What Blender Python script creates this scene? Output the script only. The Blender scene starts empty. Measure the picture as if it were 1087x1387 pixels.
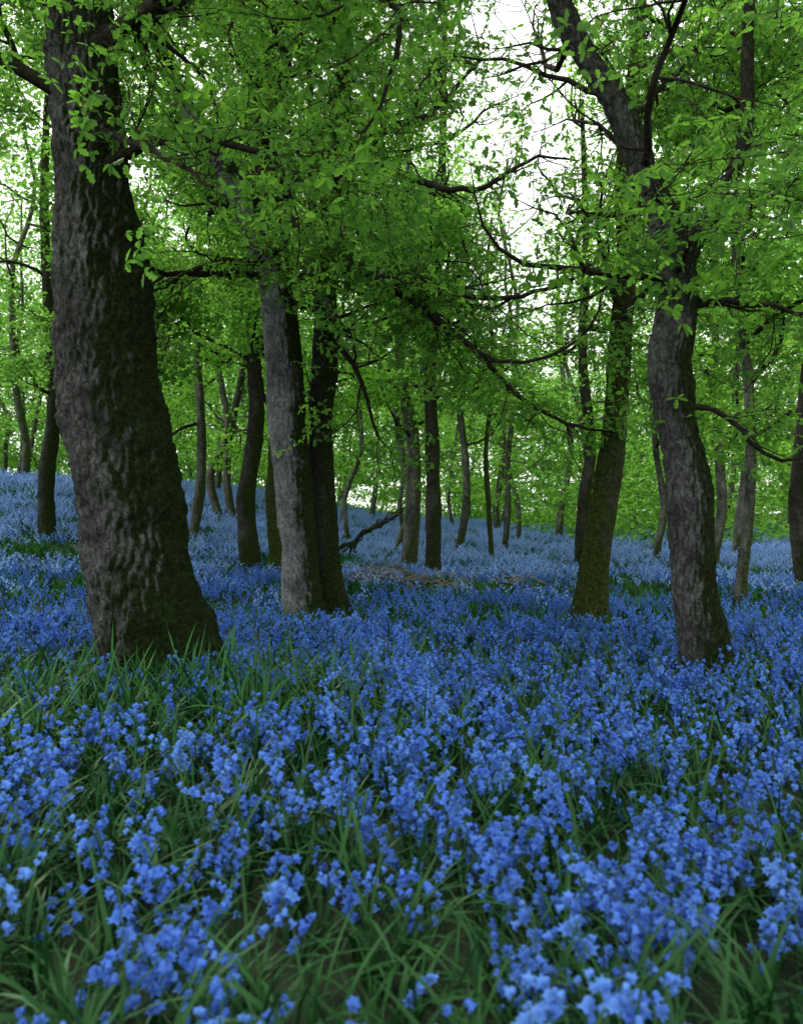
import bpy, math, numpy as np
from mathutils import Vector, Matrix, noise, Euler
R=math.radians
scene=bpy.context.scene

# ------------------------------------------------------------------ helpers
def ss(a,b,x):
    t=np.clip((np.asarray(x,float)-a)/(b-a),0,1); return t*t*(3-2*t)
def gz(x,y):
    x=np.asarray(x,float); y=np.asarray(y,float)
    h=2.4*ss(6,30,y)*ss(2,-14,x)+0.6*ss(25,60,y)*ss(12,2,x)
    h=h+0.04*np.sin(x*1.1+y*.6)+0.03*np.sin(x*.5-y*1.3+1)
    return h
def nm(v): return v/(np.linalg.norm(v,axis=-1,keepdims=True)+1e-12)
def link(o,coll=None):
    (coll or scene.collection).objects.link(o); return o
def quad_mesh(name,V,F,mats=(),smooth=True):
    me=bpy.data.meshes.new(name); V=np.asarray(V,np.float32); F=np.asarray(F,np.int32)
    me.vertices.add(len(V)); me.vertices.foreach_set('co',V.ravel())
    me.loops.add(F.size); me.loops.foreach_set('vertex_index',F.ravel())
    me.polygons.add(len(F)); me.polygons.foreach_set('loop_start',np.arange(0,F.size,F.shape[1],dtype=np.int32))
    try: me.polygons.foreach_set('loop_total',np.full(len(F),F.shape[1],np.int32))
    except Exception: pass
    if smooth: me.polygons.foreach_set('use_smooth',np.ones(len(F),bool))
    for m in mats: me.materials.append(m)
    me.update(calc_edges=True)
    return me
class Buf:
    def __init__(s): s.V=[];s.F=[];s.n=0
    def tube(s,pts,rad,n=6):
        pts=np.asarray(pts,float); rad=np.asarray(rad,float)
        t=nm(np.gradient(pts,axis=0))
        a=abs(t.mean(0)); ref=np.zeros(3); ref[int(np.argmin(a))]=1
        u=nm(np.cross(t,ref)); v=np.cross(t,u)
        th=np.linspace(0,2*np.pi,n,endpoint=False)
        ring=pts[:,None]+rad[:,None,None]*(np.cos(th)[None,:,None]*u[:,None]+np.sin(th)[None,:,None]*v[:,None])
        m=len(pts); i=np.arange(m-1)[:,None]*n; j=np.arange(n)[None]; j2=(j+1)%n
        f=np.stack([i+j,i+j2,i+n+j2,i+n+j],-1).reshape(-1,4)+s.n
        s.V.append(ring.reshape(-1,3)); s.F.append(f); s.n+=m*n
    def mesh(s,name,mats): return quad_mesh(name,np.concatenate(s.V),np.concatenate(s.F),mats)
def catmull(P,step):
    P=np.asarray(P,float); Q=np.vstack([2*P[0]-P[1],P,2*P[-1]-P[-2]]); out=[]
    for i in range(1,len(Q)-2):
        L=np.linalg.norm(Q[i+1][:3]-Q[i][:3]); n=max(1,int(L/step))
        for k in range(n):
            t=k/n; a,b,c,d=Q[i-1],Q[i],Q[i+1],Q[i+2]
            out.append(.5*((2*b)+(c-a)*t+(2*a-5*b+4*c-d)*t*t+(3*b-a-3*c+d)*t**3))
    out.append(Q[-2]); return np.array(out)

# ------------------------------------------------------------------ materials
def newmat(name):
    m=bpy.data.materials.new(name); m.use_nodes=True; nt=m.node_tree; nt.nodes.clear()
    return m,nt,nt.nodes.new('ShaderNodeOutputMaterial')
def noiset(nt,vec,scale,detail=2,rough=.5):
    n=nt.nodes.new('ShaderNodeTexNoise'); n.inputs['Scale'].default_value=scale; n.inputs['Detail'].default_value=detail; n.inputs['Roughness'].default_value=rough
    nt.links.new(vec,n.inputs['Vector']); return n
def ramp(nt,fac,stops):
    r=nt.nodes.new('ShaderNodeValToRGB'); e=r.color_ramp.elements
    while len(e)<len(stops): e.new(.5)
    for q,(p,c) in zip(e,stops):
        q.position=p; q.color=(*c,1)
    nt.links.new(fac,r.inputs[0]); return r.outputs[0]
def math_(nt,op,a,b=None):
    n=nt.nodes.new('ShaderNodeMath'); n.operation=op
    for i,v in enumerate((a,b)):
        if v is None: continue
        if isinstance(v,(int,float)): n.inputs[i].default_value=v
        else: nt.links.new(v,n.inputs[i])
    return n.outputs[0]
def mixc(nt,fac,a,b):
    n=nt.nodes.new('ShaderNodeMix'); n.data_type='RGBA'
    for s,v in ((n.inputs[0],fac),(n.inputs[6],a),(n.inputs[7],b)):
        if isinstance(v,(int,float)): s.default_value=v
        elif isinstance(v,tuple): s.default_value=(*v,1)
        else: nt.links.new(v,s)
    return n.outputs[2]

def foliage_mat(name,refl,trans,tw=.5,rough=.5,spec=.25,var=.35,nscale=.6,hi=(1.4,1,0)):
    m,nt,out=newmat(name); L=nt.links.new
    oi=nt.nodes.new('ShaderNodeObjectInfo'); geo=nt.nodes.new('ShaderNodeNewGeometry')
    nz=noiset(nt,geo.outputs['Position'],nscale,2)
    f=math_(nt,'ADD',math_(nt,'MULTIPLY',oi.outputs['Random'],.5),math_(nt,'MULTIPLY',nz.outputs['Fac'],.6))
    def lo(c): return tuple(x*(1-var) for x in c)
    def up(c): return tuple(min(1,x*(1+var*k)) for x,k in zip(c,hi))
    cr=ramp(nt,f,[(.15,lo(refl)),(.55,refl),(.95,up(refl))])
    if spec>0:
        p=nt.nodes.new('ShaderNodeBsdfPrincipled'); L(cr,p.inputs['Base Color'])
        p.inputs['Roughness'].default_value=rough; p.inputs['Specular IOR Level'].default_value=spec
    else:
        p=nt.nodes.new('ShaderNodeBsdfDiffuse'); L(cr,p.inputs['Color'])
    if tw<=0: L(p.outputs[0],out.inputs[0]); return m
    ct=ramp(nt,f,[(.15,lo(trans)),(.55,trans),(.95,up(trans))])
    t=nt.nodes.new('ShaderNodeBsdfTranslucent'); L(ct,t.inputs['Color'])
    mx=nt.nodes.new('ShaderNodeMixShader'); mx.inputs[0].default_value=tw
    L(p.outputs[0],mx.inputs[1]); L(t.outputs[0],mx.inputs[2]); L(mx.outputs[0],out.inputs[0])
    return m
leafM=foliage_mat('oak_leaf',(.062,.175,.028),(.20,.47,.06),.52,spec=.2,var=.5,nscale=.9)
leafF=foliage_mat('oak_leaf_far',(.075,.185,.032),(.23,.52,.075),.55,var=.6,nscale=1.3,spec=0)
grassM=foliage_mat('bluebell_leaf',(.022,.10,.022),(0,0,0),0,rough=.5,spec=.18,var=.55,nscale=3)
grassF=foliage_mat('bluebell_leaf_far',(.03,.105,.032),(0,0,0),0,spec=0)
stemM=foliage_mat('bluebell_stem',(.05,.11,.06),(0,0,0),0,spec=0)
bellM=foliage_mat('bluebell_petal',(.085,.195,.70),(.10,.23,.78),.25,spec=0,var=.42,nscale=.8,hi=(1.9,1.6,.35))
bellHaze=foliage_mat('bluebell_petal_haze',(.22,.36,.78),(0,0,0),0,spec=0,var=.3,nscale=.5,hi=(1.2,1.1,.3))  # distance haze put into the petal colour, paler than the near petals

def bark(name,light,dark,moss,mossamt,scale=13,bump=.6,mosslow=.35,side=.3):
    m,nt,out=newmat(name); L=nt.links.new
    tc=nt.nodes.new('ShaderNodeTexCoord'); geo=nt.nodes.new('ShaderNodeNewGeometry')
    n1=noiset(nt,tc.outputs['Object'],6,5,.6)
    va=nt.nodes.new('ShaderNodeVectorMath'); va.operation='MULTIPLY_ADD'
    L(n1.outputs['Color'],va.inputs[0]); va.inputs[1].default_value=(.22,.22,.6); L(tc.outputs['Object'],va.inputs[2])
    mp=nt.nodes.new('ShaderNodeMapping'); mp.inputs['Scale'].default_value=(1,1,.26); L(va.outputs[0],mp.inputs[0])
    vo=nt.nodes.new('ShaderNodeTexVoronoi'); vo.feature='DISTANCE_TO_EDGE'; vo.inputs['Scale'].default_value=scale; L(mp.outputs[0],vo.inputs['Vector'])
    n2=noiset(nt,mp.outputs[0],50,5,.8)
    h=math_(nt,'ADD',math_(nt,'MULTIPLY',math_(nt,'MINIMUM',vo.outputs['Distance'],.22),1.45),math_(nt,'MULTIPLY',n2.outputs['Fac'],1.15))
    col=ramp(nt,h,[(.40,dark),(.70,tuple(.5*a+.5*b for a,b in zip(light,dark))),(1.0,light)])
    n5=noiset(nt,tc.outputs['Object'],1.5,6,.75)
    dk=nt.nodes.new('ShaderNodeMix'); dk.data_type='RGBA'; dk.blend_type='MULTIPLY'; dk.inputs[0].default_value=1
    L(col,dk.inputs[6]); L(ramp(nt,n5.outputs['Fac'],[(.35,(.3,.3,.3)),(.65,(1.25,1.25,1.2))]),dk.inputs[7]); col=dk.outputs[2]
    n3=noiset(nt,tc.outputs['Object'],2.4,7,.75)
    sx=nt.nodes.new('ShaderNodeSeparateXYZ'); L(geo.outputs['Normal'],sx.inputs[0])
    sz=nt.nodes.new('ShaderNodeSeparateXYZ'); L(geo.outputs['Position'],sz.inputs[0])
    low=math_(nt,'MULTIPLY',math_(nt,'MAXIMUM',math_(nt,'SUBTRACT',1.1,sz.outputs['Z']),0),mosslow)
    q=math_(nt,'ADD',math_(nt,'ADD',math_(nt,'MULTIPLY',sx.outputs['X'],side),n3.outputs['Fac']),low)
    q=math_(nt,'ADD',q,mossamt)
    mk=ramp(nt,q,[(.5,(0,0,0)),(.66,(1,1,1))])
    n4=noiset(nt,tc.outputs['Object'],30,7,.8)
    mc=ramp(nt,n4.outputs['Fac'],[(.38,tuple(x*.12 for x in moss)),(.55,tuple(x*.65 for x in moss)),(.7,tuple(x*1.6 for x in moss))])
    c=mixc(nt,mk,col,mc)
    p=nt.nodes.new('ShaderNodeBsdfPrincipled'); L(c,p.inputs['Base Color']); p.inputs['Roughness'].default_value=.92; p.inputs['Specular IOR Level'].default_value=.12
    hh=math_(nt,'ADD',h,math_(nt,'MULTIPLY',math_(nt,'MULTIPLY',mk,n4.outputs['Fac']),2.4))
    b=nt.nodes.new('ShaderNodeBump'); b.inputs['Strength'].default_value=bump; b.inputs['Distance'].default_value=.03
    L(hh,b.inputs['Height']); L(b.outputs[0],p.inputs['Normal']); L(p.outputs[0],out.inputs[0])
    return m
barkG=bark('oak_bark',(.20,.20,.21),(.008,.008,.008),(.034,.062,.012),.02,scale=18,bump=1.0,side=.36)
barkP=bark('oak_bark_pale',(.34,.355,.41),(.04,.04,.045),(.038,.065,.012),-.03,scale=24,bump=.8,mosslow=.1,side=.36)
barkM=bark('oak_bark_mossy',(.11,.105,.08),(.015,.015,.010),(.07,.10,.02),.16,scale=24,bump=.8,side=-.1)
barkD=bark('oak_bark_dark',(.08,.076,.068),(.010,.010,.008),(.04,.062,.013),.06,scale=20,bump=.8)
barkHaze=bark('oak_bark_haze',(.20,.20,.19),(.045,.045,.04),(.07,.095,.03),.02,scale=13,bump=.5)  # bark lightened so its colour carries the haze over distant trunks
twigM=bark('oak_twig',(.045,.04,.032),(.012,.01,.008),(.03,.04,.012),-.05,scale=20,bump=.3)
deadM=bark('dead_wood',(.33,.30,.26),(.08,.07,.055),(.06,.07,.02),-.3,scale=20,bump=.4)

# ------------------------------------------------------------------ source plants (instanced collections)
def pyd(name,V,F,mats,mi=None,smooth=False,coll=None):
    me=bpy.data.meshes.new(name); me.from_pydata([tuple(map(float,v)) for v in V],[],F)
    for m in mats: me.materials.append(m)
    if mi is not None: me.polygons.foreach_set('material_index',mi)
    if smooth: me.polygons.foreach_set('use_smooth',[True]*len(F))
    me.update(); o=bpy.data.objects.new(name,me); coll.objects.link(o); return o
half=[(.16,.08),(.30,.2),(.40,.12),(.56,.28),(.68,.17),(.85,.2)]
def rotm(e): return np.array(Euler(e).to_matrix())
def leaf(V,F,pos,M,L):
    b=len(V); P=[(0,0,0)]+[(t,w,.25*w-.18*t*t) for t,w in half]+[(1,0,-.18)]+[(t,-w,.25*w-.18*t*t) for t,w in half[::-1]]
    P=np.array(P)*L; P=P@M.T+pos; V.extend(P)
    k=len(half)
    F.append([b]+[b+1+i for i in range(k+1)]); F.append([b,b+k+1]+[b+k+2+i for i in range(k)])
sprays=bpy.data.collections.new('oak_leaf_sprays')
for s in range(7):
    r=np.random.default_rng(100+s); V=[];F=[];mi=[]
    tips=[]
    def twig(p0,p1,rad):
        B=Buf(); mid=(p0+p1)/2+r.normal(0,.015,3); B.tube([p0,mid,p1],[rad,rad*.8,rad*.4],3)
        b=len(V); V.extend(B.V[0]); 
        for f in B.F[0]: F.append([int(q)+b for q in f]); mi.append(1)
    main=[np.zeros(3)]
    for i in range(4):
        main.append(main[-1]+np.array([.11,r.normal(0,.03),r.normal(-.005,.025)])); twig(main[-2],main[-1],.0035)
        for sd in (-1,1):
            if r.random()<.8:
                t=main[-1]+np.array([r.uniform(.02,.1),sd*r.uniform(.06,.17),r.normal(0,.045)]); twig(main[-1],t,.002); tips.append(t)
    tips.append(main[-1])
    for t in tips:
        for k in range(r.integers(3,6)):
            n0=len(F); a=r.uniform(0,2*np.pi)
            M=rotm((r.normal(0,.6),r.normal(.3,.5),a))
            leaf(V,F,t,M,r.uniform(.045,.09)); mi+= [0]*(len(F)-n0)
    pyd('leaf_spray',V,F,[leafM,twigM],mi,coll=sprays)

def bell(V,F,mi,pos,axis,L,r,lo=False):
    axis=axis/np.linalg.norm(axis); ref=np.array([0,0,1.]) if abs(axis[2])<.9 else np.array([1.,0,0])
    u=nm(np.cross(axis,ref)); v=np.cross(axis,u); b=len(V); ph=r.uniform(0,1)
    n=4 if lo else 6
    prof=[(0,.15),(.9,.5)] if lo else [(0,.10),(.18,.33),(.6,.34),(.85,.45)]
    for (t,q) in prof:
        for k in range(n):
            a=ph+k*2*np.pi/n; V.append(pos+axis*t*L+(np.cos(a)*u+np.sin(a)*v)*q*L)
    for i in range(len(prof)-1):
        for k in range(n):
            F.append([b+i*n+k,b+i*n+(k+1)%n,b+(i+1)*n+(k+1)%n,b+(i+1)*n+k]); mi.append(0)
    if not lo:
        for k in range(n):
            a=ph+(k+.5)*2*np.pi/n; V.append(pos+axis*.92*L+(np.cos(a)*u+np.sin(a)*v)*.82*L)
            F.append([b+3*n+k,b+3*n+(k+1)%n,len(V)-1]); mi.append(0)
def bluebell(V,F,mi,org,r,H,nb,az,bs=1.,lo=False):
    d=np.array([np.cos(az),np.sin(az),0]); pts=[]
    lean=r.uniform(0,.2); n=4 if lo else 8
    for t in np.linspace(0,1,n):
        pts.append(org+np.array([0,0,1])*H*(t-.22*max(0,t-.7)**1.2*2)+d*H*(lean*t+.9*max(0,t-.62)**1.6))
    pts=np.array(pts); B=Buf(); B.tube(pts,np.linspace(.0032,.0014,n),3); b=len(V); V.extend(B.V[0])
    for f in B.F[0]: F.append([int(q)+b for q in f]); mi.append(1)
    for i in range(nb):
        t=.50+.50*i/(nb-1); x=t*(n-1); k=min(n-2,int(x)); p=pts[k]+(pts[k+1]-pts[k])*(x-k)
        s=r.normal(0,.9); out=np.array([np.cos(az+s),np.sin(az+s),0])
        q=p+out*r.uniform(.012,.034)+np.array([0,0,r.uniform(-.004,.008)])
        ax=out*r.uniform(.3,1.0)+np.array([0,0,-1.0 if i<nb-2 else -.5])+r.normal(0,.2,3)
        bell(V,F,mi,q,ax,bs*r.uniform(.019,.028)*(1 if i<nb-2 else .75),r,lo)
bells=bpy.data.collections.new('bluebell_plants')
for s in range(10):
    r=np.random.default_rng(200+s); V=[];F=[];mi=[]
    bluebell(V,F,mi,np.zeros(3),r,r.uniform(.25,.42),int(r.integers(5,13)),r.uniform(0,6.28),1.16)
    pyd('bluebell',V,F,[bellM,stemM],mi,True,bells)
def clumps(name,cnt,plants,bs,mat,lo):
    c=bpy.data.collections.new(name)
    for s in range(cnt):
        r=np.random.default_rng(300+s); V=[];F=[];mi=[]
        for k in range(plants):
            a=r.uniform(0,6.28); q=.40*math.sqrt(r.random())
            bluebell(V,F,mi,np.array([q*np.cos(a),q*np.sin(a),-r.uniform(0,.06)]),r,r.uniform(.26,.42),int(r.integers(6,10)),r.uniform(0,6.28),bs,lo)
        pyd('bluebell_clump',V,F,[mat,stemM],mi,not lo,c)
    return c
bellclumps=clumps('bluebell_clumps',6,12,1.2,bellM,True)
bellmid=clumps('bluebell_clumps_mid',4,12,1.3,bellHaze,True)
bellfar=clumps('bluebell_clumps_far',5,10,1.5,bellHaze,True)
def blade(V,F,org,r,L,w,az,tilt,n=6):
    d=np.array([np.cos(az),np.sin(az),0]); sd=np.array([-np.sin(az),np.cos(az),0]); p=org.copy(); a=tilt; b=len(V)
    curl=r.uniform(.05,.38)*6/n
    for i in range(n+1):
        t=i/n; ww=w*(.7+.6*t)*(1-t**3)+.0004
        V.append(p-sd*ww*.5+np.array([0,0,.25*ww])); V.append(p+sd*ww*.5+np.array([0,0,.25*ww]))
        if i<n: F.append([b+2*i,b+2*i+1,b+2*i+3,b+2*i+2])
        p=p+(d*np.sin(a)+np.array([0,0,np.cos(a)]))*L/n; a+=curl
tufts=bpy.data.collections.new('bluebell_leaf_tufts')
for s in range(9):
    r=np.random.default_rng(400+s); V=[];F=[]
    for k in range(10): blade(V,F,r.normal(0,.02,3)*np.array([1,1,0]),r,r.uniform(.22,.46),r.uniform(.006,.016),r.uniform(0,6.28),r.uniform(.05,.6))
    pyd('leaf_tuft',V,F,[grassM],None,True,tufts)
tuftcl=bpy.data.collections.new('bluebell_leaf_clumps')
for s in range(5):
    r=np.random.default_rng(500+s); V=[];F=[]
    for c in range(12):
        a=r.uniform(0,6.28); q=.42*math.sqrt(r.random()); o=np.array([q*np.cos(a),q*np.sin(a),-.02])
        for k in range(6): blade(V,F,o+r.normal(0,.02,3)*np.array([1,1,0]),r,r.uniform(.2,.38),r.uniform(.012,.02),r.uniform(0,6.28),r.uniform(.05,.6),4)
    pyd('leaf_clump',V,F,[grassF],None,True,tuftcl)

_g={}
def gn_group(coll,real=False):
    key=(coll.name,real)
    if key in _g: return _g[key]
    g=bpy.data.node_groups.new('scatter_'+coll.name,'GeometryNodeTree')
    g.interface.new_socket('Geometry',in_out='INPUT',socket_type='NodeSocketGeometry')
    g.interface.new_socket('Geometry',in_out='OUTPUT',socket_type='NodeSocketGeometry')
    n=g.nodes.new; l=g.links.new
    i=n('NodeGroupInput'); o=n('NodeGroupOutput'); ci=n('GeometryNodeCollectionInfo'); ip=n('GeometryNodeInstanceOnPoints')
    ci.inputs['Collection'].default_value=coll; ci.inputs['Separate Children'].default_value=True; ci.inputs['Reset Children'].default_value=True
    def na(nme,t):
        a=n('GeometryNodeInputNamedAttribute'); a.data_type=t; a.inputs['Name'].default_value=nme; return a.outputs['Attribute']
    e=n('FunctionNodeEulerToRotation'); l(na('rot','FLOAT_VECTOR'),e.inputs[0])
    l(i.outputs[0],ip.inputs['Points']); l(ci.outputs[0],ip.inputs['Instance']); ip.inputs['Pick Instance'].default_value=True
    l(na('idx','INT'),ip.inputs['Instance Index']); l(e.outputs[0],ip.inputs['Rotation']); l(na('scl','FLOAT'),ip.inputs['Scale'])
    if real:
        q=n('GeometryNodeRealizeInstances'); l(ip.outputs[0],q.inputs[0]); l(q.outputs[0],o.inputs[0])
    else: l(ip.outputs[0],o.inputs[0])
    _g[key]=g; return g
def scatter(name,coll,P,rot,scl,r,real=False):
    P=np.asarray(P,np.float32); me=bpy.data.meshes.new(name); me.vertices.add(len(P)); me.vertices.foreach_set('co',P.ravel())
    a=me.attributes.new('rot','FLOAT_VECTOR','POINT'); a.data.foreach_set('vector',np.asarray(rot,np.float32).ravel())
    a=me.attributes.new('scl','FLOAT','POINT'); a.data.foreach_set('value',np.asarray(scl,np.float32))
    a=me.attributes.new('idx','INT','POINT'); a.data.foreach_set('value',r.integers(0,len(coll.objects),len(P)).astype(np.int32))
    me.update(); o=bpy.data.objects.new(name,me); link(o)
    md=o.modifiers.new('scatter','NODES'); md.node_group=gn_group(coll,real); return o
def leafmesh(name,P,per,spread,size,r,mat):
    """many small kite-shaped leaves as one mesh; size may be an array per point"""
    n=len(P)*per; C=np.repeat(P,per,0)+r.normal(0,1,(n,3))*np.array([spread,spread,spread*.55])
    S=np.repeat(np.broadcast_to(size,(len(P),)),per)*r.uniform(.7,1.25,n)
    az=r.uniform(0,2*np.pi,n); pitch=r.normal(.25,.5,n); roll=r.normal(0,.6,n)
    d=np.stack([np.cos(az)*np.cos(pitch),np.sin(az)*np.cos(pitch),-np.sin(pitch)],1)
    h=np.stack([-np.sin(az),np.cos(az),np.zeros(n)],1); up=np.cross(d,h); s=h*np.cos(roll)[:,None]+up*np.sin(roll)[:,None]
    S=S[:,None]; V=np.stack([C,C+d*S*.6+s*S*.33,C+d*S,C+d*S*.6-s*S*.33],1).reshape(-1,3)
    return link(bpy.data.objects.new(name,quad_mesh(name,V,np.arange(n*4).reshape(-1,4),[mat],False)))

# ------------------------------------------------------------------ trees
def glade(P,r):
    """open strip in the canopy where the ride runs between the trees"""
    x,y,z=P[:,0],P[:,1],P[:,2]
    w=.043+.035*np.sin(z*.9+y*.3)
    a=np.abs(x/np.maximum(y,1)-.155)
    hgt=(z-1.4)/np.maximum(y,1)
    inside=(a<w)&(hgt>.24)
    near=(a<w+.07)&(hgt>.17)
    keep=np.where(inside,r.random(len(P))<.08,np.where(near,r.random(len(P))<.48,True))
    return P[keep]
def limb(r,p,d,L,rad,lvl,B,leaves,lift=.06,flat=.55,dens=1.):
    stepL=(.24,.16,.12)[lvl]; n=max(3,int(L/stepL)); pts=[p.copy()]; rads=[rad]
    wob=(.30,.28,.22)[lvl]
    for i in range(n):
        d=nm(d+r.normal(0,wob,3)+np.array([0,0,lift])); p=p+d*L/n; pts.append(p); rads.append(max(.003,rad*(1-(i+1)/n)**.8))
    B.tube(pts,rads,(7,5,3)[lvl])
    pts=np.array(pts)
    if lvl<2:
        nc=int(L*(2.3,3.6)[lvl]*dens)+1
        for k in range(nc):
            t=r.uniform(.2,1)if lvl==0 else r.uniform(.1,1); i=min(n-1,int(t*n)); dd=nm(pts[i+1]-pts[i])
            q=r.normal(0,1,3); q[2]*=flat; q=nm(q-dd*np.dot(q,dd))
            limb(r,pts[i],nm(dd*.55+q*.9),L*(.42,.45)[lvl]*r.uniform(.6,1.3),max(.005,rads[i]*.55),lvl+1,B,leaves,lift*.4,flat,dens)
    else:
        for i in range(1,n+1): leaves.append(pts[i])
    if lvl==1: leaves.append(pts[-1])
def adopt(child,empty):
    child.parent=empty; child.matrix_parent_inverse=Matrix.Translation(-empty.location)
def trunk_mesh(buf,path,sides,step,depth,cell,flare,seed,roots=5):
    C=catmull(path,step); pts=C[:,:3]; rad=C[:,3]
    t=nm(np.gradient(pts,axis=0)); ref=np.array([0,1.,0]); u=nm(np.cross(ref,t)); v=np.cross(t,u)
    th=np.linspace(0,2*np.pi,sides,endpoint=False); z0=path[0][2]
    ring=np.zeros((len(pts),sides,3)); off=Vector((seed*3.1,seed*1.7,0))
    rr=np.random.default_rng(seed); ph=rr.uniform(0,6.28,roots)
    wgt=np.zeros(sides)
    for q in ph: wgt=np.maximum(wgt,np.exp(-((np.angle(np.exp(1j*(th-q))))/.42)**2))
    for i in range(len(pts)):
        h=pts[i,2]-z0; fl=1+flare*(.25+wgt)*math.exp(-max(0,h)/.28)
        base=np.cos(th)[:,None]*u[i]+np.sin(th)[:,None]*v[i]
        for j in range(sides):
            b=base[j]*rad[i]; p=pts[i]+b; P=Vector(p)+off
            big=noise.noise(P*1.7)*.15+noise.noise(P*4.5)*.08
            k=0
            if depth>0:
                w=Vector((P.x+noise.noise(P*6)*.06,P.y+noise.noise(P*6+Vector((9,0,0)))*.06,P.z*.26))
                dd=noise.voronoi(w*cell)[0]; k=(min(.35,dd[1]-dd[0])/.35-.6)*depth+noise.noise(P*24)*depth*.6+noise.noise(P*11)*depth*.5
            ring[i,j]=pts[i]+b*fl[j]*(1+big)+base[j]*k
    n=sides; m=len(pts); i=np.arange(m-1)[:,None]*n; j=np.arange(n)[None]; j2=(j+1)%n
    f=np.stack([i+j,i+j2,i+n+j2,i+n+j],-1).reshape(-1,4)+buf.n
    buf.V.append(ring.reshape(-1,3)); buf.F.append(f); buf.n+=m*n
def tree(stems,mat,seed,limbs=10,lz=(3.5,9),Ls=(2.2,4.2),sides=24,step=.12,depth=.0,cell=13,flare=.35,custom=(),spray=1.0,dens=1.,lrad=.06,smats=None,keep=.7,fine=True,thin=None):
    r=np.random.default_rng(seed); base=stems[0][0]
    e=bpy.data.objects.new('oak_tree',None); e.location=(base[0],base[1],float(gz(base[0],base[1]))); link(e)
    B2=Buf(); leaves=[]
    for si,path in enumerate(stems):
        B=Buf(); trunk_mesh(B,path,sides,step,depth,cell,flare,seed+si)
        o=link(bpy.data.objects.new('trunk' if si==0 else 'stem',B.mesh('trunk',[(smats[si] if smats else mat)]))); adopt(o,e)
    allC=[catmull(s,.2) for s in stems]
    for k in range(limbs):
        C=allC[k%len(allC)]; C=C[(C[:,2]>lz[0])&(C[:,2]<lz[1])]
        if len(C)==0: continue
        c=C[r.integers(len(C))]; az=k*2.4+r.uniform(0,.8)
        d=nm(np.array([np.cos(az),np.sin(az),r.uniform(-.05,.6)]))
        limb(r,c[:3].copy(),d,r.uniform(*Ls),min(lrad,c[3]*.6),0,B2,leaves,dens=dens)
    for cp in custom:
        C=catmull(cp,.12); C[:,:3]+=r.normal(0,.014,(len(C),3)); B2.tube(C[:,:3],C[:,3]*1.2,8)
        L=len(C)
        for k in range(int(L*.42)):
            i=r.integers(int(L*.15),L-1); dd=nm(C[i+1,:3]-C[i,:3]); q=r.normal(0,1,3); q[2]*=.6
            limb(r,C[i,:3].copy(),nm(dd*.7+nm(q)*.8),r.uniform(.5,1.3),max(.005,C[i,3]*.5),1,B2,leaves,.02,.5,dens)
    if B2.n:
        o=link(bpy.data.objects.new('branches',B2.mesh('branches',[twigM]))); adopt(o,e)
    P=np.array(leaves)
    P=P+r.normal(0,.05,P.shape); P=glade(P,r); P=P[(P[:,1]>2.6)&(P[:,2]>1.9)]; P=P[r.random(len(P))<keep]
    if thin is not None: P=P[~(thin(P)&(r.random(len(P))<.85))]
    # clumpy thinning: leave holes for the light
    cl=np.array([noise.noise(Vector(p)*1.2) for p in P]); P=P[cl>-.24]
    n=len(P)
    if fine:
        rot=np.stack([r.normal(0,.4,n),r.normal(.12,.4,n),r.uniform(0,6.28,n)],1)
        o=scatter('foliage',sprays,P,rot,r.uniform(.7,1.15,n)*spray,r)
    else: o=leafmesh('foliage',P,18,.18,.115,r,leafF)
    adopt(o,e)

tree([[(-1.86,6.5,-.15,.54),(-1.92,6.5,.3,.47),(-2.08,6.5,.89,.415),(-2.20,6.5,1.66,.42),(-2.35,6.5,2.54,.40),(-2.43,6.5,3.43,.35),(-2.47,6.5,4.08,.29),(-2.6,6.6,5.6,.24),(-2.4,6.9,7.5,.17),(-2.5,7,9,.08)]],
  barkG,1,limbs=8,lz=(4.3,8.5),Ls=(2,3.5),sides=170,step=.025,depth=.024,cell=17,flare=.5,thin=lambda P:(P[:,1]<6.4)&(P[:,2]<3.9)&(P[:,0]<-1.75),
  custom=[[(-2.45,6.4,4.05,.045),(-1.95,6.2,4.2,.035),(-1.55,6.1,4.2,.028),(-1.1,6.1,4.1,.022),(-.75,6.1,3.85,.016),(-.4,6,3.7,.008)],
          [(-2.3,6.2,4.3,.03),(-1.9,5.7,4.0,.022),(-1.5,5.3,3.7,.015),(-1.15,5,3.4,.008)],
          [(-2.5,6.5,5.1,.06),(-1.5,5.8,5.15,.045),(-.6,5.3,5.0,.03),(-.1,5.05,4.6,.022),(-.04,5,4.2,.015),(-.2,5,3.75,.006)]])
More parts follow.
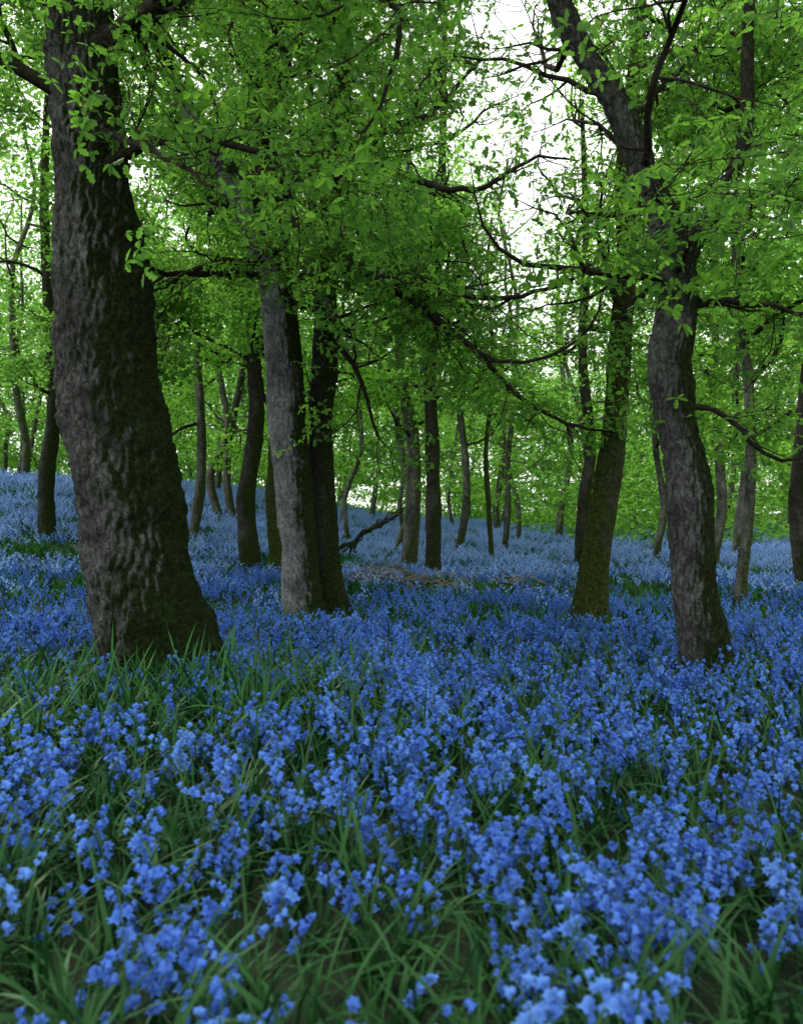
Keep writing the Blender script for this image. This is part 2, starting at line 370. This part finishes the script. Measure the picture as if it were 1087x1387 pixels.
tree([[(-1.2,10.3,-.1,.30),(-1.25,10.3,.35,.255),(-1.31,10.3,1.1,.235),(-1.37,10.3,1.81,.235),(-1.46,10.3,2.65,.235),(-1.50,10.3,3.4,.235),(-1.62,10.3,4.33,.20),(-1.9,10.2,5.1,.165),(-2.37,10,6.0,.12),(-2.75,9.9,6.6,.08),(-3,9.8,7.8,.04)],
   [(-.82,10.55,-.1,.24),(-.93,10.55,.4,.185),(-1.0,10.55,1.4,.165),(-1.05,10.55,2.5,.16),(-.98,10.55,3.75,.165),(-1.0,10.6,4.7,.15),(-.8,10.7,6.5,.12),(-.7,10.9,9,.06)],
   [(-1.6,10.3,4.2,.16),(-1.58,10.3,5.3,.14),(-1.8,10.3,6.7,.12),(-1.58,10.4,7.8,.09),(-1.5,10.5,9.5,.05)]],
  barkP,21,limbs=20,lz=(3.9,9),Ls=(2.2,4),sides=100,step=.045,depth=.014,cell=20,flare=.3,smats=[barkP,barkD,barkD],
  custom=[[(-1.6,10.2,5.1,.09),(-.93,9.4,4.6,.07),(-.52,9.1,4.17,.055),(-.03,9,3.84,.045),(.46,9,3.47,.038),(.87,8.9,3.1,.03),(1.28,8.9,2.68,.022),(1.77,8.8,2.36,.016),(2.3,8.7,2.25,.008)],
          [(-1.0,9.6,4.7,.05),(-.36,9.1,4.37,.038),(.22,9,3.98,.03),(.79,8.9,3.75,.026),(1.44,8.9,3.8,.02),(2.02,8.9,4.05,.015),(2.33,8.9,4.6,.008)],
          [(-1.7,10.1,4.5,.04),(-2.2,9.6,4.35,.03),(-2.7,9.3,4.0,.02),(-3.1,9.0,3.7,.01)],
          [(-1.3,10.1,4.3,.045),(-1.0,9.4,4.2,.035),(-.6,8.7,4.0,.025),(-.2,8,3.75,.015),(.1,7.6,3.5,.008)],
          [(-1.5,10.0,4.6,.04),(-1.6,9.2,4.4,.03),(-1.5,8.4,4.1,.02),(-1.3,7.8,3.9,.01)],
          [(-.9,10.2,5.6,.06),(-.3,9.6,5.5,.05),(.3,9.2,5.1,.035),(.9,9,5.0,.025),(1.5,8.9,5.3,.015),(1.9,8.8,5.2,.008)],
          [(.5,9,3.45,.022),(.9,8.4,3.0,.018),(1.35,8.2,2.92,.015),(1.85,8.1,3.2,.011),(2.1,8,3.9,.006)]])
tree([[(2.06,9,-.1,.26),(2.1,9,.35,.185),(2.16,9,1.0,.162),(2.28,9,1.76,.148),(2.36,9,2.33,.135),(2.43,9,3.4,.125),(2.49,9,4.3,.11),(2.5,9.1,5.4,.09),(2.7,9.2,7,.07),(2.8,9.4,9,.04)]],
  barkM,31,limbs=13,lz=(2.9,8.5),Ls=(1.8,3.2),sides=80,step=.045,depth=.010,cell=24,flare=.4,lrad=.04)
tree([[(2.36,6.2,-.12,.25),(2.32,6.2,.35,.185),(2.24,6.2,.8,.165),(2.20,6.2,1.36,.165),(2.17,6.2,1.7,.165),(2.10,6.2,2.04,.15),(2.05,6.2,2.49,.16),(2.09,6.2,2.88,.148),(2.12,6.2,3.17,.12),(2.04,6.2,3.5,.118),(1.85,6.2,4.01,.108),(1.64,6.15,4.46,.10),(1.36,6.1,4.86,.088),(1.1,6.0,5.4,.08),(1.0,6,6.5,.05)],
   [(2.10,6.2,3.15,.07),(2.26,6.2,3.5,.06),(2.42,6.2,3.8,.055),(2.62,6.2,4.3,.05),(2.7,6.3,5.4,.04),(2.9,6.3,7,.03)]],
  barkG,41,limbs=14,lz=(3.0,6.5),Ls=(1.3,2.6),sides=110,step=.028,depth=.014,cell=22,flare=.35,lrad=.035,smats=[barkG,barkD],thin=lambda P:(P[:,1]<6.25)&(P[:,2]>3.75)&(P[:,0]<2.1)&(P[:,0]>1.0),
  custom=[[(2.12,6.2,2.95,.03),(2.45,6.1,2.98,.022),(2.8,6.1,2.95,.016),(3.2,6,2.8,.008)],
          [(1.95,6.15,3.75,.02),(1.8,5.7,3.6,.015),(1.6,5.3,3.5,.01),(1.5,4.9,3.35,.006)],
          [(2.1,6.1,3.2,.02),(2.05,5.8,3.3,.015),(2.0,5.5,3.3,.01),(1.9,5.2,3.2,.006)],
          [(2.1,6.2,2.25,.025),(2.4,6.3,2.2,.02),(2.62,6.3,2.05,.017),(2.95,6.3,1.8,.013),(3.3,6.2,1.9,.008)]])
def simple(x,y,r,top=10,bend=0.,mat=barkHaze,seed=0,limbs=8,lz0=2.8,lean=0,Ls=(2,3.6),dens=.8):
    g=float(gz(x,y)); rr=np.random.default_rng(seed+900)
    P=[(x,y,g-.15,r*1.3),(x,y,g+.35,r)]
    for h in (1.5,3,5,7.5,top): P.append((x+bend*math.sin(h*.9)+lean*h+rr.normal(0,.12),y+rr.normal(0,.06),g+h,r*(1-.75*h/top)+.01))
    tree([P],mat,seed,limbs=limbs+2,lz=(g+lz0,g+top),Ls=Ls,sides=30,step=.09,depth=.008,cell=16,flare=.35,dens=dens,lrad=.045,keep=.75,fine=False)
simple(-7.85,18,.18,11,0,barkD,51,9)
simple(-2.98,16,.19,11,.03,barkD,52,9,lean=.01)
simple(-5.1,20,.13,10,.1,barkHaze,53,7)
simple(-5.65,25,.12,11,.0,barkHaze,54,7)
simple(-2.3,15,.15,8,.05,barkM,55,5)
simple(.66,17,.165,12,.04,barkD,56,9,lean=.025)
simple(.2,18.5,.18,11,.08,barkHaze,57,8)
simple(-.05,24,.12,11,.05,barkHaze,58,7)
simple(1.85,26,.13,12,.05,barkHaze,59,6)
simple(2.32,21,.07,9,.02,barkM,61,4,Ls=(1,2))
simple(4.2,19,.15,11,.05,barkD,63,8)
simple(7.5,19.5,.12,10,.08,barkHaze,64,8)
simple(9.9,24,.15,11,.05,barkHaze,65,8)
simple(6.6,21,.09,10,.08,barkHaze,66,7)
simple(6.95,14,.16,10,.05,barkD,67,9,lz0=2.4)
simple(-9.5,13,.2,10,.05,barkD,68,9)
simple(4.8,11.5,.08,10,.05,barkHaze,70,9,lz0=2.8)
simple(-5.2,14.5,.09,10,.03,barkHaze,71,10,lz0=2.8)

# distant woodland: one group
e=bpy.data.objects.new('distant_trees',None); link(e)
r=np.random.default_rng(77); B=Buf(); LP=[]
placed=[]
for k in range(900):
    y=r.uniform(26,92); x=r.uniform(-.6*y-3,.6*y+3)
    if abs(x-.165*y)<.02*y and y<60: continue
    if any((x-a)**2+(y-b)**2<(2.6+y*.034)**2 for a,b in placed): continue
    placed.append((x,y))
    if len(placed)>150: break
for (x,y) in placed:
    g=float(gz(x,y)); H=r.uniform(11,17); rad=r.uniform(.06,.2); z=np.linspace(-.2,H*.9,9); w=np.cumsum(r.normal(0,.26,(9,2)),0); lean=r.normal(0,.05,2)
    pts=catmull(np.stack([x+w[:,0]+lean[0]*z,y+w[:,1],g+z],1),.6); zz=pts[:,2]-g
    B.tube(pts,rad*(1-.8*np.clip(zz,0,H)/H)+.01,8)
    for q in range(9):
        i=r.integers(len(pts)//4,len(pts)); az=r.uniform(0,6.28); p=pts[i].copy(); d=nm(np.array([np.cos(az),np.sin(az),.3])); bp=[p]
        for s in range(7): d=nm(d+r.normal(0,.3,3)); p=p+d*.5; bp.append(p)
        B.tube(bp,np.linspace(rad*.35,.01,8),4)
    nc=30; R0=r.uniform(2.6,4.2); m5=pts[len(pts)//2]
    th=r.uniform(0,6.28,nc); rr_=R0*np.sqrt(r.random(nc)); zz=g+r.uniform(1.9,H,nc)
    cx=m5[0]+rr_*np.cos(th); cy=m5[1]+rr_*np.sin(th)
    for c in range(nc):
        n=11; LP.append(np.stack([cx[c]+r.normal(0,.62,n),cy[c]+r.normal(0,.62,n),zz[c]+r.normal(0,.28,n)],1))
o=link(bpy.data.objects.new('trunks',B.mesh('trunks',[barkHaze]))); adopt(o,e)
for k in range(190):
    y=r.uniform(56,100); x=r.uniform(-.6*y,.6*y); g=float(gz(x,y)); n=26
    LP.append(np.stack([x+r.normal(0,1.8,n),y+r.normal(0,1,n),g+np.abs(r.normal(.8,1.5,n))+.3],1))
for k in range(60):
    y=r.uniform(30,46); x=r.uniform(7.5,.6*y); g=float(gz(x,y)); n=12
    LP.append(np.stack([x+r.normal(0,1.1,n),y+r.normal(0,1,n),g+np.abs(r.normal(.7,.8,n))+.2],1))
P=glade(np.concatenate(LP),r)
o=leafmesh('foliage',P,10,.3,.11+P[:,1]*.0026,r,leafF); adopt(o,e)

# ------------------------------------------------------------------ ground
m,nt,out=newmat('woodland_floor'); L=nt.links.new
geo=nt.nodes.new('ShaderNodeNewGeometry')
n1=noiset(nt,geo.outputs['Position'],9,8,.7)
c=ramp(nt,n1.outputs['Fac'],[(.3,(.012,.012,.007)),(.5,(.018,.04,.012)),(.7,(.045,.04,.022))])
p=nt.nodes.new('ShaderNodeBsdfPrincipled'); p.inputs['Roughness'].default_value=.95; L(c,p.inputs['Base Color'])
b=nt.nodes.new('ShaderNodeBump'); b.inputs['Distance'].default_value=.05; L(n1.outputs['Fac'],b.inputs['Height']); L(b.outputs[0],p.inputs['Normal']); L(p.outputs[0],out.inputs[0])
ys=np.concatenate([np.arange(-60,0,4),np.arange(0,60,.5),np.arange(60,150,4),np.geomspace(150,900,12)])
xs=np.concatenate([-np.geomspace(900,64,12),np.arange(-60,60,.75),np.geomspace(64,900,12)])
X,Y=np.meshgrid(xs,ys); Z=gz(X,Y); nx=len(xs); i=np.arange(len(ys)-1)[:,None]*nx; j=np.arange(nx-1)[None]
F=np.stack([i+j,i+j+1,i+nx+j+1,i+nx+j],-1).reshape(-1,4)
link(bpy.data.objects.new('ground',quad_mesh('ground',np.stack([X,Y,Z],-1).reshape(-1,3),F,[m])))

# ------------------------------------------------------------------ bluebells & leaves
def patch(x,y,s,o=0.): return np.array([noise.noise(Vector((a*s+o,b*s,o))) for a,b in zip(x,y)])
def field(n,y0,y1,pad,r):
    y=np.sqrt(r.uniform(y0*y0,y1*y1,n)) if y0>5 else r.uniform(y0,y1,n)
    x=r.uniform(-1,1,n)*(.56*y+pad); 
    w=(.56*y+pad)/(.56*y1+pad)
    if y0<=5: k=r.random(n)<w; x,y=x[k],y[k]
    return x,y
trunks=[(-1.9,6.5,.55),(-1.2,10.3,.35),(-.85,10.5,.25),(2.08,9,.22),(2.33,6.2,.24)]
def clear(x,y):
    k=np.ones(len(x),bool)
    for a,b,q in trunks: k&=((x-a)**2+(y-b)**2)>q*q
    return k
def put(name,coll,x,y,s0,s1,tilt,r,real=False):
    n=len(x); z=gz(x,y); s=r.uniform(s0,s1,n)
    return scatter(name,coll,np.stack([x,y,z],1),np.stack([r.normal(0,tilt,n),r.normal(0,tilt,n),r.uniform(0,6.28,n)],1),s,r,real)
r=np.random.default_rng(5)
fb=bpy.data.objects.new('bluebells',None); link(fb)
x,y=field(12500,.9,8.5,1.4,r); pn=patch(x,y,.9); pf=patch(x,y,3.6,5.)
prob=.27+.05*y+pn*.45+pf*.85; g=np.exp(-(((x+1.8)/1.1)**2+((y-5.0)/1.1)**2)); prob-=.6*g
k=(r.random(len(x))<prob)&clear(x,y); x,y=x[k],y[k]
adopt(put('foreground_bluebells',bells,x,y,.8,1.12,.16,r),fb)
x,y=field(2300,8,26,2.2,r); pn=patch(x,y,.35,2.); k=(r.random(len(x))<.8+pn*1.1)&clear(x,y); x,y=x[k],y[k]
sw=r.random(len(x))<ss(9,20,y)  # share of haze-tinted flowers grows with distance
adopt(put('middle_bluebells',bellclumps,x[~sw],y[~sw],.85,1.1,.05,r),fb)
adopt(put('middle_hazed_bluebells',bellmid,x[sw],y[sw],.85,1.15,.05,r),fb)
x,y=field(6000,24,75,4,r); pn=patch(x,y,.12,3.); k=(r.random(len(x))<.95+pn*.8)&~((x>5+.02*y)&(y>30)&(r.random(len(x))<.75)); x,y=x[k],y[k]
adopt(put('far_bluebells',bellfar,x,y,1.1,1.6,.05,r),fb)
gb=bpy.data.objects.new('grass',None); link(gb)
x,y=field(6800,.7,8.5,1.4,r); k=clear(x,y); x,y=x[k],y[k]
adopt(put('foreground_leaves',tufts,x,y,.75,1.2,.15,r,True),gb)
x,y=field(420,3.8,6.6,0,r); x=r.normal(-2.0,.8,len(x)); k=clear(x,y); adopt(put('tall_leaves',tufts,x[k],y[k],1.1,1.5,.15,r,True),gb)
x,y=field(1900,8,26,2.2,r); k=clear(x,y); x,y=x[k],y[k]; adopt(put('middle_leaves',tuftcl,x,y,.8,1.05,.05,r),gb)
x,y=field(2100,25,80,4,r); adopt(put('far_leaves',tuftcl,x,y,1.0,1.35,.05,r),gb)

# ------------------------------------------------------------------ fallen wood
def brush(cx,cy,n,w,seed):
    r=np.random.default_rng(seed); B=Buf(); g=float(gz(cx,cy))
    for k in range(n):
        a=r.normal(0,.7); L=r.uniform(.2,1.0)*w; c=np.array([cx+r.normal(0,.38*w),cy+r.normal(0,.3),g+.2+abs(r.normal(0,.1))])
        d=np.array([np.cos(a),np.sin(a),r.normal(0,.3)]); t=np.linspace(-.5,.5,7)[:,None]
        pts=c+d*L*t+np.cumsum(r.normal(0,.022,(7,3)),0); B.tube(pts,np.linspace(r.choice([.009,.014,.04],p=[.5,.35,.15]),.005,7),6)
    return link(bpy.data.objects.new('fallen_branches',B.mesh('fallen_branches',[deadM])))
brush(-.7,13.6,34,.9,1); brush(.42,12.8,26,.75,2); brush(1.8,13.4,20,.6,3)
B=Buf(); g=float(gz(-.9,20))
for q in range(7):
    rr=np.random.default_rng(60+q); C=catmull([(-1.5+q*.06,20,g+.35,.05),(-1.0,20+q*.1,g+.75,.045),(-.5+q*.1,20,g+1.0+q*.07,.03),(-.1+q*.12,20,g+1.25+.15*q,.01)],.15); B.tube(C[:,:3]+rr.normal(0,.05,(len(C),3)),C[:,3]*(1 if q==0 else .5),5)
link(bpy.data.objects.new('fallen_bough',B.mesh('fallen_bough',[barkD])))

# ------------------------------------------------------------------ light
el=R(46)
sunv=Vector((-.66*math.cos(el),.75*math.cos(el),math.sin(el)))  # from the left, ahead of the camera
w=bpy.data.worlds.new('World'); scene.world=w; w.use_nodes=True; nt=w.node_tree; nt.nodes.clear(); L=nt.links.new
wo=nt.nodes.new('ShaderNodeOutputWorld'); bg=nt.nodes.new('ShaderNodeBackground'); sky=nt.nodes.new('ShaderNodeTexSky')
sky.sky_type='NISHITA'; sky.sun_disc=False; sky.sun_elevation=el; sky.sun_rotation=math.atan2(sunv.x,sunv.y); sky.dust_density=4; sky.air_density=1.2
tc=nt.nodes.new('ShaderNodeTexCoord'); cn=noiset(nt,tc.outputs['Generated'],2.5,5)
f=ramp(nt,cn.outputs['Fac'],[(.3,(.7,.7,.7)),(.6,(1,1,1))])
c=mixc(nt,f,sky.outputs[0],(15,15.8,14.2)); L(c,bg.inputs[0]); bg.inputs[1].default_value=.12; L(bg.outputs[0],wo.inputs[0])
sd=bpy.data.lights.new('sun','SUN'); sd.energy=3.8; sd.angle=R(9); sd.color=(1,.96,.86)
so=link(bpy.data.objects.new('sun',sd)); so.rotation_euler=sunv.to_track_quat('Z','Y').to_euler(); so.location=(-10,5,20)

# ------------------------------------------------------------------ camera
cd=bpy.data.cameras.new('camera'); co=link(bpy.data.objects.new('camera',cd)); co.location=(0,0,1.4); co.rotation_euler=(R(90),0,0)
cd.sensor_fit='VERTICAL'; cd.sensor_height=36; cd.sensor_width=36; cd.lens=28.55; cd.clip_end=3000; cd.clip_start=.05
cd.dof.use_dof=True; cd.dof.focus_distance=8.5; cd.dof.aperture_fstop=2.4
scene.camera=co
scene.view_settings.view_transform='Standard'; scene.view_settings.look='None'; scene.view_settings.exposure=0
